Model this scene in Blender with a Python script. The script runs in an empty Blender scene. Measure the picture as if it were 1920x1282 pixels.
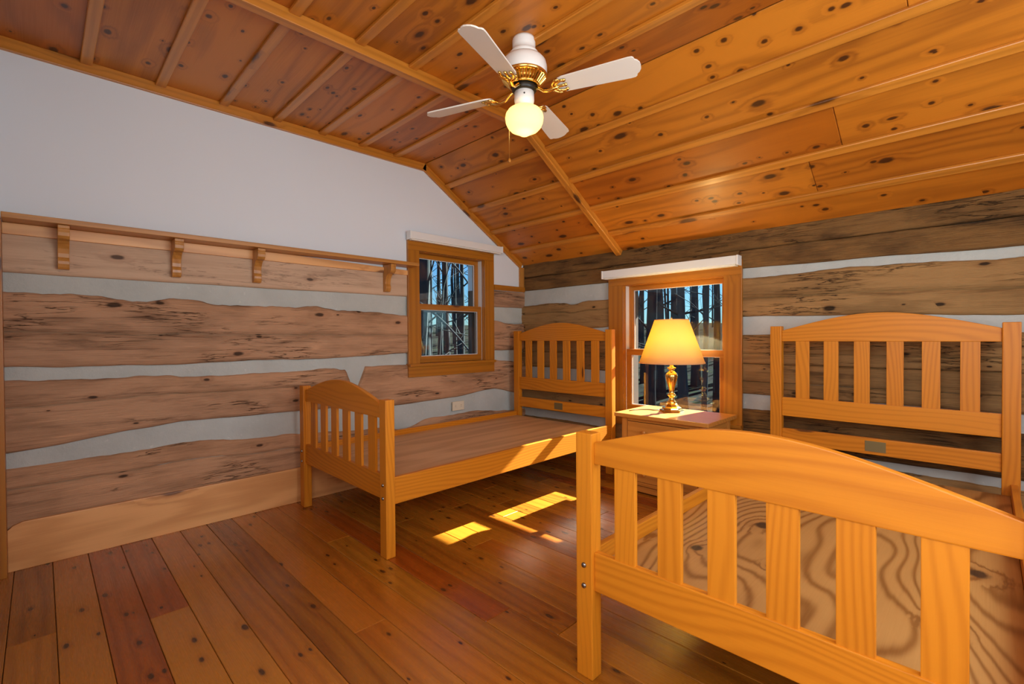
import bpy, bmesh, math, random
from mathutils import Vector, Matrix, noise

# ------------------------------------------------------------------ camera, world, sun, exposure
S = bpy.context.scene
COL = S.collection
S.view_settings.view_transform = 'Standard'
S.view_settings.look = 'None'
S.view_settings.gamma = 1.0
S.view_settings.use_curve_mapping = False
S.view_settings.exposure = 0.0
S.cycles.use_denoising = True
S.cycles.max_bounces = 8
S.cycles.transparent_max_bounces = 12
S.cycles.sample_clamp_indirect = 6.0
S.cycles.caustics_reflective = False
S.cycles.caustics_refractive = False

CAM = Vector((3.2214, -3.3714, 1.08))
cd = bpy.data.cameras.new('camera')
cam = bpy.data.objects.new('camera', cd)
COL.objects.link(cam)
a, b, c = [math.radians(v) for v in (45.0889, -0.6467, -0.3705)]
fw = Vector((-math.sin(a) * math.cos(b), math.cos(a) * math.cos(b), math.sin(b)))
rt = Vector((math.cos(a), math.sin(a), 0))
up = rt.cross(fw)
r2 = rt * math.cos(c) + up * math.sin(c)
u2 = -rt * math.sin(c) + up * math.cos(c)
m = Matrix((r2, u2, -fw)).transposed().to_4x4()
m.translation = CAM
cam.matrix_world = m
cd.sensor_width = 36
cd.sensor_fit = 'HORIZONTAL'
cd.lens = 36 * 887.6 / 1920
cd.clip_start = 0.02
cd.clip_end = 400
S.camera = cam

w = bpy.data.worlds.new('world')
S.world = w
w.use_nodes = True
wn = w.node_tree.nodes
wl = w.node_tree.links
sky = wn.new('ShaderNodeTexSky')
sky.sky_type = 'NISHITA'
sky.sun_disc = False
sky.sun_elevation = math.radians(31)
sky.sun_rotation = math.radians(8)
sky.altitude = 300
sky.dust_density = 0.0
sky.ozone_density = 5.0
sky.air_density = 1.3
wn['Background'].inputs[1].default_value = 0.15
blue = wn.new('ShaderNodeMix')
blue.data_type = 'RGBA'
blue.blend_type = 'MULTIPLY'
blue.inputs[0].default_value = 1.0
blue.inputs[7].default_value = (0.42, 0.72, 1.0, 1)
wl.new(sky.outputs[0], blue.inputs[6])
wl.new(blue.outputs[2], wn['Background'].inputs[0])

def light(name, kind, loc, energy, color, **kw):
    d = bpy.data.lights.new(name, kind)
    d.energy = energy
    d.color = color
    for k, v in kw.items():
        if k != 'target':
            setattr(d, k, v)
    o = bpy.data.objects.new(name, d)
    o.location = loc
    COL.objects.link(o)
    if 'target' in kw:
        o.rotation_euler = (Vector(kw['target']) - Vector(loc)).to_track_quat('-Z', 'Y').to_euler()
    return o

SUND = Vector((-0.13, -1.0, -0.60)).normalized()
sun = light('sun', 'SUN', (2, 8, 5), 52.0, (1.0, 0.93, 0.80), angle=math.radians(0.5))
sun.rotation_euler = SUND.to_track_quat('-Z', 'Y').to_euler()
# added fill lights, out of view behind and beside the camera
light('fill_light_near', 'AREA', (3.25, -3.44, 1.50), 38, (1.0, 0.97, 0.92), shape='RECTANGLE', size=1.5, size_y=1.5, target=(2.9, 0, 1.3))
light('fill_light_side', 'AREA', (4.22, -2.0, 1.40), 50, (0.84, 0.95, 1.0), shape='RECTANGLE', size=1.7, size_y=1.3, target=(0, -2.7, 1.5))

# ------------------------------------------------------------------ helpers
def link(name, me, mat=None, parent=None, loc=(0, 0, 0), rot=None):
    o = bpy.data.objects.new(name, me)
    COL.objects.link(o)
    if mat is not None:
        me.materials.append(mat)
    if parent is not None:
        o.parent = parent
        base = Vector(parent['wloc']) if 'wloc' in parent else Vector((0, 0, 0))
    else:
        base = Vector((0, 0, 0))
    o.location = Vector(loc) - base
    o['wloc'] = list(loc)
    if rot:
        o.rotation_euler = rot
    return o

def empty(name, loc, parent=None):
    o = bpy.data.objects.new(name, None)
    COL.objects.link(o)
    o.empty_display_size = 0.1
    base = Vector((0, 0, 0))
    if parent is not None:
        o.parent = parent
        base = Vector(parent['wloc'])
    o.location = Vector(loc) - base
    o['wloc'] = list(loc)
    return o

def tag(o, label=None, cat=None, group=None, kind=None):
    if label: o['label'] = label
    if cat: o['category'] = cat
    if group: o['group'] = group
    if kind: o['kind'] = kind
    return o

def finish(bm, name, smooth=False):
    bmesh.ops.recalc_face_normals(bm, faces=bm.faces)
    me = bpy.data.meshes.new(name)
    bm.to_mesh(me)
    bm.free()
    if smooth:
        for p in me.polygons:
            p.use_smooth = True
    return me

def box(name, x0, x1, y0, y1, z0, z1, mat, parent=None, bev=0.0, seg=2, rot=None):
    cx, cy, cz = (x0 + x1) / 2, (y0 + y1) / 2, (z0 + z1) / 2
    bm = bmesh.new()
    bmesh.ops.create_cube(bm, size=1)
    for v in bm.verts:
        v.co = Vector((v.co.x * abs(x1 - x0), v.co.y * abs(y1 - y0), v.co.z * abs(z1 - z0)))
    if bev > 0:
        bmesh.ops.bevel(bm, geom=list(bm.edges), offset=bev, segments=seg, affect='EDGES', profile=0.6)
    return link(name, finish(bm, name), mat, parent, (cx, cy, cz), rot)

def prism(name, pts, axis, lo, hi, mat, parent=None, bev=0.0, loc=None):
    """pts: outline in the two other axes (in order x,y,z minus axis), extruded along axis lo..hi"""
    n = len(pts)
    ax = 'xyz'.index(axis)
    oth = [i for i in range(3) if i != ax]
    cen = [0, 0, 0]
    cen[ax] = (lo + hi) / 2
    cen[oth[0]] = sum(p[0] for p in pts) / n
    cen[oth[1]] = sum(p[1] for p in pts) / n
    if loc is not None: cen = list(loc)
    bm = bmesh.new()
    rows = []
    for h in (lo, hi):
        row = []
        for p in pts:
            co = [0, 0, 0]
            co[ax] = h
            co[oth[0]] = p[0]
            co[oth[1]] = p[1]
            row.append(bm.verts.new(Vector(co) - Vector(cen)))
        rows.append(row)
    bm.faces.new(rows[0])
    bm.faces.new(rows[1][::-1])
    for i in range(n):
        j = (i + 1) % n
        bm.faces.new((rows[0][i], rows[1][i], rows[1][j], rows[0][j]))
    bmesh.ops.recalc_face_normals(bm, faces=bm.faces)
    if bev:
        es = [e for e in bm.edges if len(e.link_faces) == 2 and e.calc_face_angle(0) > 0.7]
        bmesh.ops.bevel(bm, geom=es, offset=bev, segments=2, affect='EDGES', profile=0.6)
    return link(name, finish(bm, name), mat, parent, cen)

def lathe(name, prof, mat, loc, parent=None, seg=40, smooth=True, rot=None, closed=False):
    """prof: (r,z) list, z relative to loc"""
    bm = bmesh.new()
    rings = []
    for r, z in prof:
        if r < 1e-5:
            rings.append([bm.verts.new((0, 0, z))])
        else:
            rings.append([bm.verts.new((r * math.cos(2 * math.pi * (i + .5) / seg), r * math.sin(2 * math.pi * (i + .5) / seg), z)) for i in range(seg)])
    pr = list(zip(rings, rings[1:]))
    if closed: pr.append((rings[-1], rings[0]))
    for A, B in pr:
        for i in range(seg):
            j = (i + 1) % seg
            if len(A) == 1 and len(B) == 1: continue
            if len(A) == 1: bm.faces.new((A[0], B[i], B[j]))
            elif len(B) == 1: bm.faces.new((A[i], B[0], A[j]))
            else: bm.faces.new((A[i], B[i], B[j], A[j]))
    me = finish(bm, name, smooth)
    return link(name, me, mat, parent, loc, rot)

def tube_bm(bm, pts, rads, seg=8):
    pts = [Vector(p) for p in pts]
    rings = []
    for i, p in enumerate(pts):
        t = (pts[min(i + 1, len(pts) - 1)] - pts[max(i - 1, 0)]).normalized()
        ref = Vector((0, 0, 1)) if abs(t.z) < 0.9 else Vector((1, 0, 0))
        s = t.cross(ref).normalized()
        q = t.cross(s)
        rings.append([bm.verts.new(p + (s * math.cos(2 * math.pi * k / seg) + q * math.sin(2 * math.pi * k / seg)) * rads[i]) for k in range(seg)])
    for A, B in zip(rings, rings[1:]):
        for k in range(seg):
            j = (k + 1) % seg
            bm.faces.new((A[k], A[j], B[j], B[k]))
    bm.faces.new(rings[0][::-1])
    bm.faces.new(rings[-1])

def tube(name, pts, rads, mat, parent=None, seg=8, loc=(0, 0, 0)):
    bm = bmesh.new()
    if not hasattr(rads, '__len__'): rads = [rads] * len(pts)
    tube_bm(bm, [Vector(p) - Vector(loc) for p in pts], rads, seg)
    return link(name, finish(bm, name, True), mat, parent, loc)

# ------------------------------------------------------------------ materials
def lin(c):
    return tuple((v / 255 / 12.92) if v / 255 <= 0.04045 else ((v / 255 + 0.055) / 1.055) ** 2.4 for v in c) + (1,)

class N:
    def __init__(s, mat):
        s.t = mat.node_tree
    def new(s, typ, **kw):
        n = s.t.nodes.new(typ)
        for k, v in kw.items(): setattr(n, k, v)
        return n
    def put(s, sock, v):
        if isinstance(v, bpy.types.NodeSocket): s.t.links.new(v, sock)
        elif v is not None: sock.default_value = v
    def math(s, op, a, b=None, c=None, clamp=False):
        n = s.new('ShaderNodeMath', operation=op, use_clamp=clamp)
        s.put(n.inputs[0], a); s.put(n.inputs[1], b)
        if c is not None: s.put(n.inputs[2], c)
        return n.outputs[0]
    def vec(s, op, a, b=None, out=0):
        n = s.new('ShaderNodeVectorMath', operation=op)
        s.put(n.inputs[0], a); s.put(n.inputs[1], b)
        return n.outputs[out]
    def ramp(s, fac, stops, interp='LINEAR'):
        n = s.new('ShaderNodeValToRGB')
        r = n.color_ramp
        r.interpolation = interp
        while len(r.elements) < len(stops): r.elements.new(0.5)
        for e, (p, c) in zip(r.elements, stops):
            e.position = p
            e.color = c if hasattr(c, '__len__') else (c, c, c, 1)
        s.put(n.inputs[0], fac)
        return n.outputs[0]
    def noise(s, v, scale, detail=3, rough=0.55, dist=0.0):
        n = s.new('ShaderNodeTexNoise')
        s.put(n.inputs['Vector'], v)
        n.inputs['Scale'].default_value = scale
        n.inputs['Detail'].default_value = detail
        n.inputs['Roughness'].default_value = rough
        n.inputs['Distortion'].default_value = dist
        return n.outputs[0]
    def mix(s, fac, a, b, mode='MIX'):
        n = s.new('ShaderNodeMix', data_type='RGBA', blend_type=mode)
        s.put(n.inputs[0], fac); s.put(n.inputs[6], a); s.put(n.inputs[7], b)
        return n.outputs[2]
    def smooth(s, v, lo, hi):
        n = s.new('ShaderNodeMapRange', interpolation_type='SMOOTHSTEP')
        s.put(n.inputs[0], v)
        n.inputs[1].default_value = lo; n.inputs[2].default_value = hi
        return n.outputs[0]

def base_mat(name):
    m = bpy.data.materials.new(name)
    m.use_nodes = True
    return m, N(m), m.node_tree.nodes['Principled BSDF']

def plain(name, col, rough=0.5, metal=0.0, **kw):
    m, n, p = base_mat(name)
    p.inputs['Base Color'].default_value = col
    p.inputs['Roughness'].default_value = rough
    p.inputs['Metallic'].default_value = metal
    for k, v in kw.items(): p.inputs[k].default_value = v
    # slight surface variation
    tc = n.new('ShaderNodeTexCoord')
    ns = n.noise(tc.outputs['Object'], 60, 2)
    n.put(p.inputs['Roughness'], n.math('ADD', n.math('MULTIPLY', ns, 0.08), rough - 0.04))
    return m

def wood(name, axis, dark, light_, knot_col=(0.03, 0.012, 0.004, 1), ring=9.0, ring_amt=0.6, distort=5.0, knots=None,
         rough=0.35, coat=0.0, var=0.25, hue2=None, fibre=0.25, blotch=0.3, blotch_scale=2.5, streak=0.0, bump=0.05, cracks=0.0, stretch=0.07, spec=0.5, gscale=4.0, gpow=1.8):
    m, n, p = base_mat(name)
    ax = 'xyz'.index(axis)
    tc = n.new('ShaderNodeTexCoord')
    oi = n.new('ShaderNodeObjectInfo')
    rnd = oi.outputs['Random']
    off = n.vec('SCALE', (17.3, 9.1, 23.7)); n.put(off.node.inputs['Scale'], rnd)
    P = n.vec('ADD', tc.outputs['Object'], off)
    def sc(al, cr):
        v = [cr, cr, cr]; v[ax] = al
        return n.vec('MULTIPLY', P, tuple(v))
    V = sc(stretch, 1.0)
    kd = None
    kmask = None
    if knots:
        for (kal, kcr, prob, rad) in knots:
            kn = n.new('ShaderNodeTexVoronoi', voronoi_dimensions='2D')
            sk = n.new('ShaderNodeSeparateXYZ'); n.put(sk.inputs[0], P)
            cmb = n.new('ShaderNodeCombineXYZ')
            n.put(cmb.inputs[0], n.math('MULTIPLY', sk.outputs[ax], kal))
            n.put(cmb.inputs[1], n.math('MULTIPLY', n.math('ADD', sk.outputs[(ax + 1) % 3], n.math('MULTIPLY', sk.outputs[(ax + 2) % 3], 0.9)), kcr))
            n.put(kn.inputs['Vector'], cmb.outputs[0])
            kn.inputs['Scale'].default_value = 1.0
            d = kn.outputs['Distance']
            sx = n.new('ShaderNodeSeparateColor'); n.put(sx.inputs[0], kn.outputs['Color'])
            on = n.math('LESS_THAN', sx.outputs[0], prob)
            rr = n.math('MULTIPLY_ADD', sx.outputs[1], rad * 0.8, rad * 0.45)
            q = n.math('DIVIDE', d, rr)
            wob = n.math('MULTIPLY_ADD', n.noise(sc(6, 24), 3, 2), 0.7, 0.65)
            q = n.math('DIVIDE', q, wob)
            core = n.math('MULTIPLY', n.math('SUBTRACT', 1.0, n.smooth(q, 0.55, 1.15)), on)
            halo = n.math('MULTIPLY', n.math('SUBTRACT', 1.0, n.smooth(q, 0.8, 3.2)), on)
            if kmask is None: kmask, khalo = core, halo
            else:
                kmask = n.math('MAXIMUM', kmask, core); khalo = n.math('MAXIMUM', khalo, halo)
    sxyz = n.new('ShaderNodeSeparateXYZ'); n.put(sxyz.inputs[0], P)
    c1_, c2_ = sxyz.outputs[(ax + 1) % 3], sxyz.outputs[(ax + 2) % 3]
    crs = n.math('ADD', c1_, n.math('MULTIPLY', c2_, 0.8))
    t_ = n.math('MULTIPLY', crs, ring)
    t_ = n.math('ADD', t_, n.math('MULTIPLY', n.noise(sc(stretch, 1.0), gscale, 2, 0.5), distort))
    if kmask is not None:
        t_ = n.math('ADD', t_, n.math('MULTIPLY', khalo, 0.9))
    t_ = n.math('ADD', t_, n.math('MULTIPLY', n.noise(sc(0.5, 12), 3, 2, 0.5), 0.35))
    gs = n.math('MULTIPLY_ADD', n.math('SINE', n.math('MULTIPLY', t_, 6.2832)), 0.5, 0.5)
    fib = n.noise(sc(0.6, 40), 6, 3, 0.6)
    bl = n.noise(sc(0.35, 1.0), blotch_scale, 4, 0.6)
    g = n.math('POWER', gs, gpow)
    f = n.math('MULTIPLY', g, ring_amt)
    f = n.math('ADD', f, n.math('MULTIPLY', n.math('SUBTRACT', fib, 0.5), fibre * 2))
    f = n.math('ADD', f, n.math('MULTIPLY', n.math('SUBTRACT', bl, 0.45), blotch * 3))
    f = n.math('ADD', f, n.math('MULTIPLY', n.math('SUBTRACT', rnd, 0.5), var), clamp=True)
    col = n.mix(f, light_, dark)
    if streak:
        st1 = n.noise(sc(0.55, 7), 3.0, 5, 0.65, 0.6)
        dk = n.math('MULTIPLY', n.smooth(st1, 0.52, 0.72), streak)
        col = n.mix(dk, col, n.mix(1.0, col, (0.36, 0.33, 0.33, 1), 'MULTIPLY'))
        lt = n.math('MULTIPLY', n.math('SUBTRACT', 1.0, n.smooth(st1, 0.27, 0.42)), streak * 0.6)
        col = n.mix(lt, col, n.mix(1.0, col, (1.45, 1.4, 1.35, 1), 'MULTIPLY'))
    if hue2 is not None:
        h = n.noise(sc(0.2, 0.8), 1.7, 2)
        r2_ = n.math('FRACT', n.math('MULTIPLY', rnd, 7.31))
        hf = n.smooth(n.math('ADD', h, n.math('MULTIPLY', n.math('SUBTRACT', r2_, 0.5), 0.7)), 0.3, 0.8)
        col = n.mix(hf, col, n.mix(1.0, col, hue2, 'MULTIPLY'))
    hgt = n.math('MULTIPLY', fib, 0.5)
    if cracks:
        c1 = n.noise(sc(0.9, 14), 2.2, 5, 0.6, 0.4)
        ck = n.math('SUBTRACT', 1.0, n.smooth(n.math('ABSOLUTE', n.math('SUBTRACT', c1, 0.5)), 0.0, 0.022))
        gate = n.smooth(n.noise(sc(0.8, 2.5), 2.1, 2), 0.5, 0.62)
        ck = n.math('MULTIPLY', n.math('MULTIPLY', ck, gate), cracks)
        col = n.mix(ck, col, knot_col)
        hgt = n.math('SUBTRACT', hgt, ck)
    if kmask is not None:
        col = n.mix(n.math('MULTIPLY', khalo, 0.24), col, n.mix(1.0, col, (0.45, 0.28, 0.2, 1), 'MULTIPLY'))
        col = n.mix(n.math('MULTIPLY', kmask, 0.92), col, knot_col)
    n.put(p.inputs['Base Color'], col)
    n.put(p.inputs['Roughness'], n.math('MULTIPLY_ADD', fib, 0.16, rough - 0.08))
    p.inputs['Specular IOR Level'].default_value = spec
    if coat:
        p.inputs['Coat Weight'].default_value = coat
        p.inputs['Coat Roughness'].default_value = 0.22
    bp = n.new('ShaderNodeBump')
    bp.inputs['Strength'].default_value = bump
    bp.inputs['Distance'].default_value = 0.02
    n.put(bp.inputs['Height'], hgt)
    n.put(p.inputs['Normal'], bp.outputs[0])
    return m

PINE_D, PINE_L = (0.38, 0.100, 0.004, 1), (0.62, 0.212, 0.012, 1)
BED = {ax: wood('honey_pine_' + ax, ax, PINE_D, PINE_L, ring=46, ring_amt=0.38, distort=17, gscale=2.6, rough=0.42, coat=0.03, var=0.35, blotch=0.20, fibre=0.16, bump=0.03, stretch=0.2,
                knots=[(1.6, 7, 0.10, 0.10)], knot_col=(0.10, 0.03, 0.006, 1), spec=0.25) for ax in 'xyz'}
BEDY = BED['y']
PLY = wood('pine_plywood', 'y', (0.23, 0.085, 0.014, 1), (0.50, 0.25, 0.070, 1), ring=5, ring_amt=0.80, distort=26, gscale=1.4, gpow=3.0, rough=0.5, var=0.1, blotch=0.2, fibre=0.10, bump=0.04, stretch=0.45,
           knots=[(2.6, 3.6, 0.34, 0.10)], knot_col=(0.025, 0.012, 0.006, 1), coat=0.1)
PLYB = wood('smooth_plywood', 'y', (0.40, 0.20, 0.075, 1), (0.68, 0.42, 0.20, 1), ring=5, ring_amt=0.45, distort=6, gscale=2.5, rough=0.5, var=0.1, blotch=0.22, fibre=0.2, bump=0.03, stretch=0.16)
CEIL_D, CEIL_L = (0.22, 0.058, 0.004, 1), (0.56, 0.188, 0.014, 1)
CEILM = wood('knotty_pine_ceiling', 'x', CEIL_D, CEIL_L, ring=8, ring_amt=0.38, distort=7, gscale=3, rough=0.42, coat=0.05, var=0.40, blotch=0.34, fibre=0.20, bump=0.04, stretch=0.16,
             knots=[(3.0, 5.5, 0.45, 0.095), (7.5, 11, 0.30, 0.12), (1.7, 4.0, 0.25, 0.075)], knot_col=(0.04, 0.010, 0.002, 1), hue2=(0.80, 0.66, 0.5, 1))
TRIMC = {ax: wood('ceiling_trim_' + ax, ax, (0.32, 0.105, 0.009, 1), (0.58, 0.22, 0.026, 1), ring=26, ring_amt=0.4, distort=3, rough=0.33, coat=0.15, var=0.25, blotch=0.2,
                  knots=[(2.2, 6, 0.22, 0.15)], knot_col=(0.07, 0.02, 0.004, 1), bump=0.03) for ax in 'xy'}
FLOORM = wood('varnished_floor_board', 'x', (0.16, 0.042, 0.003, 1), (0.43, 0.156, 0.012, 1), ring=16, ring_amt=0.30, distort=5, gscale=3, rough=0.27, coat=0.30, var=0.9, blotch=0.30, fibre=0.16, bump=0.04, stretch=0.16,
              knots=[(3.2, 7.8, 0.10, 0.08), (8, 18, 0.14, 0.15)], knot_col=(0.04, 0.012, 0.003, 1), hue2=(0.86, 0.52, 0.5, 1))
LOGA = wood('hewn_log_brown', 'y', (0.16, 0.072, 0.030, 1), (0.56, 0.310, 0.170, 1), ring=5, ring_amt=0.14, distort=8, gscale=4, rough=0.75, var=0.25, blotch=0.62, blotch_scale=5.0, fibre=0.36, streak=0.85, bump=0.6,
            cracks=0.85, knots=[(1.8, 4.2, 0.22, 0.06), (6, 16, 0.10, 0.12)], knot_col=(0.045, 0.022, 0.012, 1), hue2=(0.86, 0.90, 0.98, 1), stretch=0.2, spec=0.25)
LOGLIGHT = wood('planed_log_tan', 'y', (0.34, 0.215, 0.135, 1), (0.62, 0.42, 0.28, 1), ring=9, ring_amt=0.2, distort=3, rough=0.7, var=0.1, blotch=0.26, blotch_scale=5, fibre=0.28, streak=0.3, bump=0.2,
                cracks=0.5, knots=[(3, 7, 0.3, 0.10)], knot_col=(0.08, 0.045, 0.03, 1), stretch=0.05, spec=0.3)
LOGB = wood('hewn_log_ochre', 'x', (0.075, 0.035, 0.010, 1), (0.37, 0.205, 0.076, 1), ring=5, ring_amt=0.14, distort=8, gscale=4, rough=0.75, var=0.25, blotch=0.66, blotch_scale=5.5, fibre=0.36, streak=0.85, bump=0.6,
            cracks=0.9, knots=[(2.0, 4.5, 0.30, 0.06), (6, 16, 0.15, 0.13)], knot_col=(0.02, 0.01, 0.005, 1), stretch=0.2, spec=0.25)
LOGDARK = wood('hewn_beam_dark', 'x', (0.022, 0.009, 0.003, 1), (0.23, 0.115, 0.034, 1), ring=4, ring_amt=0.15, distort=6, rough=0.7, var=0.2, blotch=0.75, blotch_scale=9, fibre=0.4, streak=0.85, bump=0.8,
               cracks=0.9, knot_col=(0.012, 0.006, 0.003, 1), stretch=0.4, spec=0.3)
BASEM = wood('baseboard_fir', 'y', (0.52, 0.200, 0.050, 1), (0.84, 0.430, 0.160, 1), ring=7, ring_amt=0.5, distort=7, gscale=3, rough=0.4, coat=0.12, var=0.1, blotch=0.22, fibre=0.15, bump=0.03, stretch=0.18,
             knots=[(1.6, 5, 0.35, 0.12)], knot_col=(0.17, 0.06, 0.02, 1))
SHELFM = {ax: wood('shelf_fir_' + ax, ax, (0.30, 0.105, 0.014, 1), (0.52, 0.225, 0.045, 1), ring=26, ring_amt=0.4, distort=4, rough=0.4, coat=0.12, var=0.15, blotch=0.15, bump=0.03) for ax in 'xyz'}
CASEM = {ax: wood('window_fir_' + ax, ax, (0.23, 0.068, 0.004, 1), (0.42, 0.150, 0.010, 1), ring=24, ring_amt=0.4, distort=4, rough=0.38, coat=0.12, var=0.15, blotch=0.2, bump=0.03,
                  knots=[(2.4, 6, 0.2, 0.1)], knot_col=(0.10, 0.025, 0.005, 1)) for ax in 'xyz'}
NIGHT = {ax: wood('nightstand_pine_' + ax, ax, (0.36, 0.110, 0.012, 1), (0.56, 0.215, 0.036, 1), ring=26, ring_amt=0.45, distort=4, rough=0.36, coat=0.15, var=0.1, blotch=0.12, bump=0.02) for ax in 'xyz'}

def plaster_mat():
    m, n, p = base_mat('white_plaster')
    tc = n.new('ShaderNodeTexCoord')
    f = n.noise(tc.outputs['Object'], 1.2, 4)
    n.put(p.inputs['Base Color'], n.mix(f, (0.73, 0.785, 0.85, 1), (0.78, 0.82, 0.86, 1)))
    p.inputs['Roughness'].default_value = 0.75
    bp = n.new('ShaderNodeBump'); bp.inputs['Strength'].default_value = 0.05
    n.put(bp.inputs['Height'], n.noise(tc.outputs['Object'], 90, 3))
    n.put(p.inputs['Normal'], bp.outputs[0])
    return m
PLASTER = plaster_mat()

def mortar_mat():
    m, n, p = base_mat('chinking_mortar')
    tc = n.new('ShaderNodeTexCoord')
    f = n.noise(tc.outputs['Object'], 4, 5, 0.6)
    col = n.mix(f, (0.37, 0.385, 0.36, 1), (0.58, 0.60, 0.565, 1))
    sp = n.smooth(n.noise(tc.outputs['Object'], 26, 3, 0.6), 0.64, 0.75)
    col = n.mix(n.math('MULTIPLY', sp, 0.4), col, (0.72, 0.70, 0.66, 1))
    n.put(p.inputs['Base Color'], col)
    p.inputs['Roughness'].default_value = 0.9
    bp = n.new('ShaderNodeBump'); bp.inputs['Strength'].default_value = 0.35; bp.inputs['Distance'].default_value = 0.02
    n.put(bp.inputs['Height'], n.noise(tc.outputs['Object'], 22, 5, 0.65))
    n.put(p.inputs['Normal'], bp.outputs[0])
    return m
MORTAR = mortar_mat()
BRASS = plain('polished_brass', (0.95, 0.62, 0.16, 1), 0.16, 1.0)
WHITE = plain('white_enamel', (0.82, 0.82, 0.80, 1), 0.35)
BLADE = plain('white_blade', (0.80, 0.77, 0.71, 1), 0.4)
VINYL = plain('white_vinyl', (0.80, 0.80, 0.78, 1), 0.4)
JAMBW = plain('white_jamb_liner', (0.74, 0.73, 0.71, 1), 0.45)
DARKM = plain('dark_metal', (0.02, 0.018, 0.015, 1), 0.4, 0.3)
STEEL = plain('bolt_steel', (0.28, 0.26, 0.24, 1), 0.3, 1.0)
CREAM = plain('cream_plastic', (0.70, 0.62, 0.47, 1), 0.4)
CORDM = plain('brown_cord', (0.10, 0.05, 0.03, 1), 0.5)
BRASSD = plain('shaded_brass', (0.40, 0.24, 0.05, 1), 0.3, 1.0)
PLATE = plain('brass_tag', (0.20, 0.15, 0.06, 1), 0.45, 0.4)
FRAMEX = plain('grey_screen_frame', (0.03, 0.035, 0.04, 1), 0.5)

def glass_mat():
    m = bpy.data.materials.new('window_glass'); m.use_nodes = True
    n = N(m); t = m.node_tree
    t.nodes.remove(t.nodes['Principled BSDF'])
    out = t.nodes['Material Output']
    lw = n.new('ShaderNodeLayerWeight'); lw.inputs['Blend'].default_value = 0.5
    f = n.math('MULTIPLY_ADD', n.math('POWER', lw.outputs['Facing'], 5.0), 0.9, 0.045, clamp=True)
    tr = n.new('ShaderNodeBsdfTransparent'); tr.inputs[0].default_value = (0.93, 0.97, 0.98, 1)
    gl = n.new('ShaderNodeBsdfGlossy'); gl.inputs['Roughness'].default_value = 0.01
    mx = n.new('ShaderNodeMixShader')
    n.put(mx.inputs[0], f); n.put(mx.inputs[1], tr.outputs[0]); n.put(mx.inputs[2], gl.outputs[0])
    n.put(out.inputs[0], mx.outputs[0])
    return m
GLASS = glass_mat()

def shade_mat(name, col, tcol, glow=None, gl=0.0, mixf=0.55):
    m = bpy.data.materials.new(name); m.use_nodes = True
    n = N(m); t = m.node_tree
    out = t.nodes['Material Output']; t.nodes.remove(t.nodes['Principled BSDF'])
    tc = n.new('ShaderNodeTexCoord')
    weave = n.math('MULTIPLY_ADD', n.noise(tc.outputs['Object'], 140, 2), 0.12, 0.94)
    d = n.new('ShaderNodeBsdfDiffuse'); n.put(d.inputs[0], n.mix(1.0, col, weave, 'MULTIPLY'))
    tr = n.new('ShaderNodeBsdfTranslucent'); tr.inputs[0].default_value = tcol
    mx = n.new('ShaderNodeMixShader'); mx.inputs[0].default_value = mixf
    n.put(mx.inputs[1], d.outputs[0]); n.put(mx.inputs[2], tr.outputs[0])
    res = mx.outputs[0]
    if glow:
        e = n.new('ShaderNodeEmission'); e.inputs[0].default_value = glow; e.inputs[1].default_value = gl
        ad = n.new('ShaderNodeAddShader'); n.put(ad.inputs[0], res); n.put(ad.inputs[1], e.outputs[0]); res = ad.outputs[0]
    n.put(out.inputs[0], res)
    return m
SHADE = shade_mat('cream_lampshade', (0.90, 0.83, 0.62, 1), (0.99, 0.78, 0.22, 1), None, 0, 0.72)
GLOBE = shade_mat('frosted_globe_glass', (0.72, 0.69, 0.58, 1), (0.42, 0.36, 0.20, 1), (1.0, 0.80, 0.42, 1), 0.10, 0.5)

# ------------------------------------------------------------------ room shell
XR, YN = 4.30, -3.52            # side wall on the right, near wall behind the camera
ZC, ZE, YK = 2.478, 1.772, -1.155
ANG = math.atan2(ZC - ZE, -YK)
SL = math.hypot(ZC - ZE, YK)
def ceil_z(y):
    return ZC if y <= YK else ZE + (ZC - ZE) * (y / YK)

rnd = random.Random(7)

# floor: boards running along x
floor = box('floor', -0.2, XR + 0.2, YN - 0.15, 0.2, -0.20, -0.022, plain('subfloor_dark', (0.03, 0.015, 0.008, 1), 0.9))
tag(floor, kind='structure')
y = YN
first_edges = [-3.47 + 0.1285 * i for i in range(-1, 28)]
for i in range(len(first_edges) - 1):
    ya, yb = first_edges[i], min(first_edges[i + 1], 0.0)
    if yb - ya < 0.02: continue
    x = 0.0
    cuts = [0.0]
    x = rnd.uniform(0.7, 2.4)
    while x < XR - 0.4:
        cuts.append(x); x += rnd.uniform(1.3, 2.6)
    cuts.append(XR)
    for xa, xb in zip(cuts, cuts[1:]):
        dz = rnd.uniform(0, 0.0010)
        box('floor_board', xa + 0.0008, xb - 0.0008, ya + 0.0009, yb - 0.0009, -0.022, -dz, FLOORM, floor, bev=0.0018, seg=1)

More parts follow.
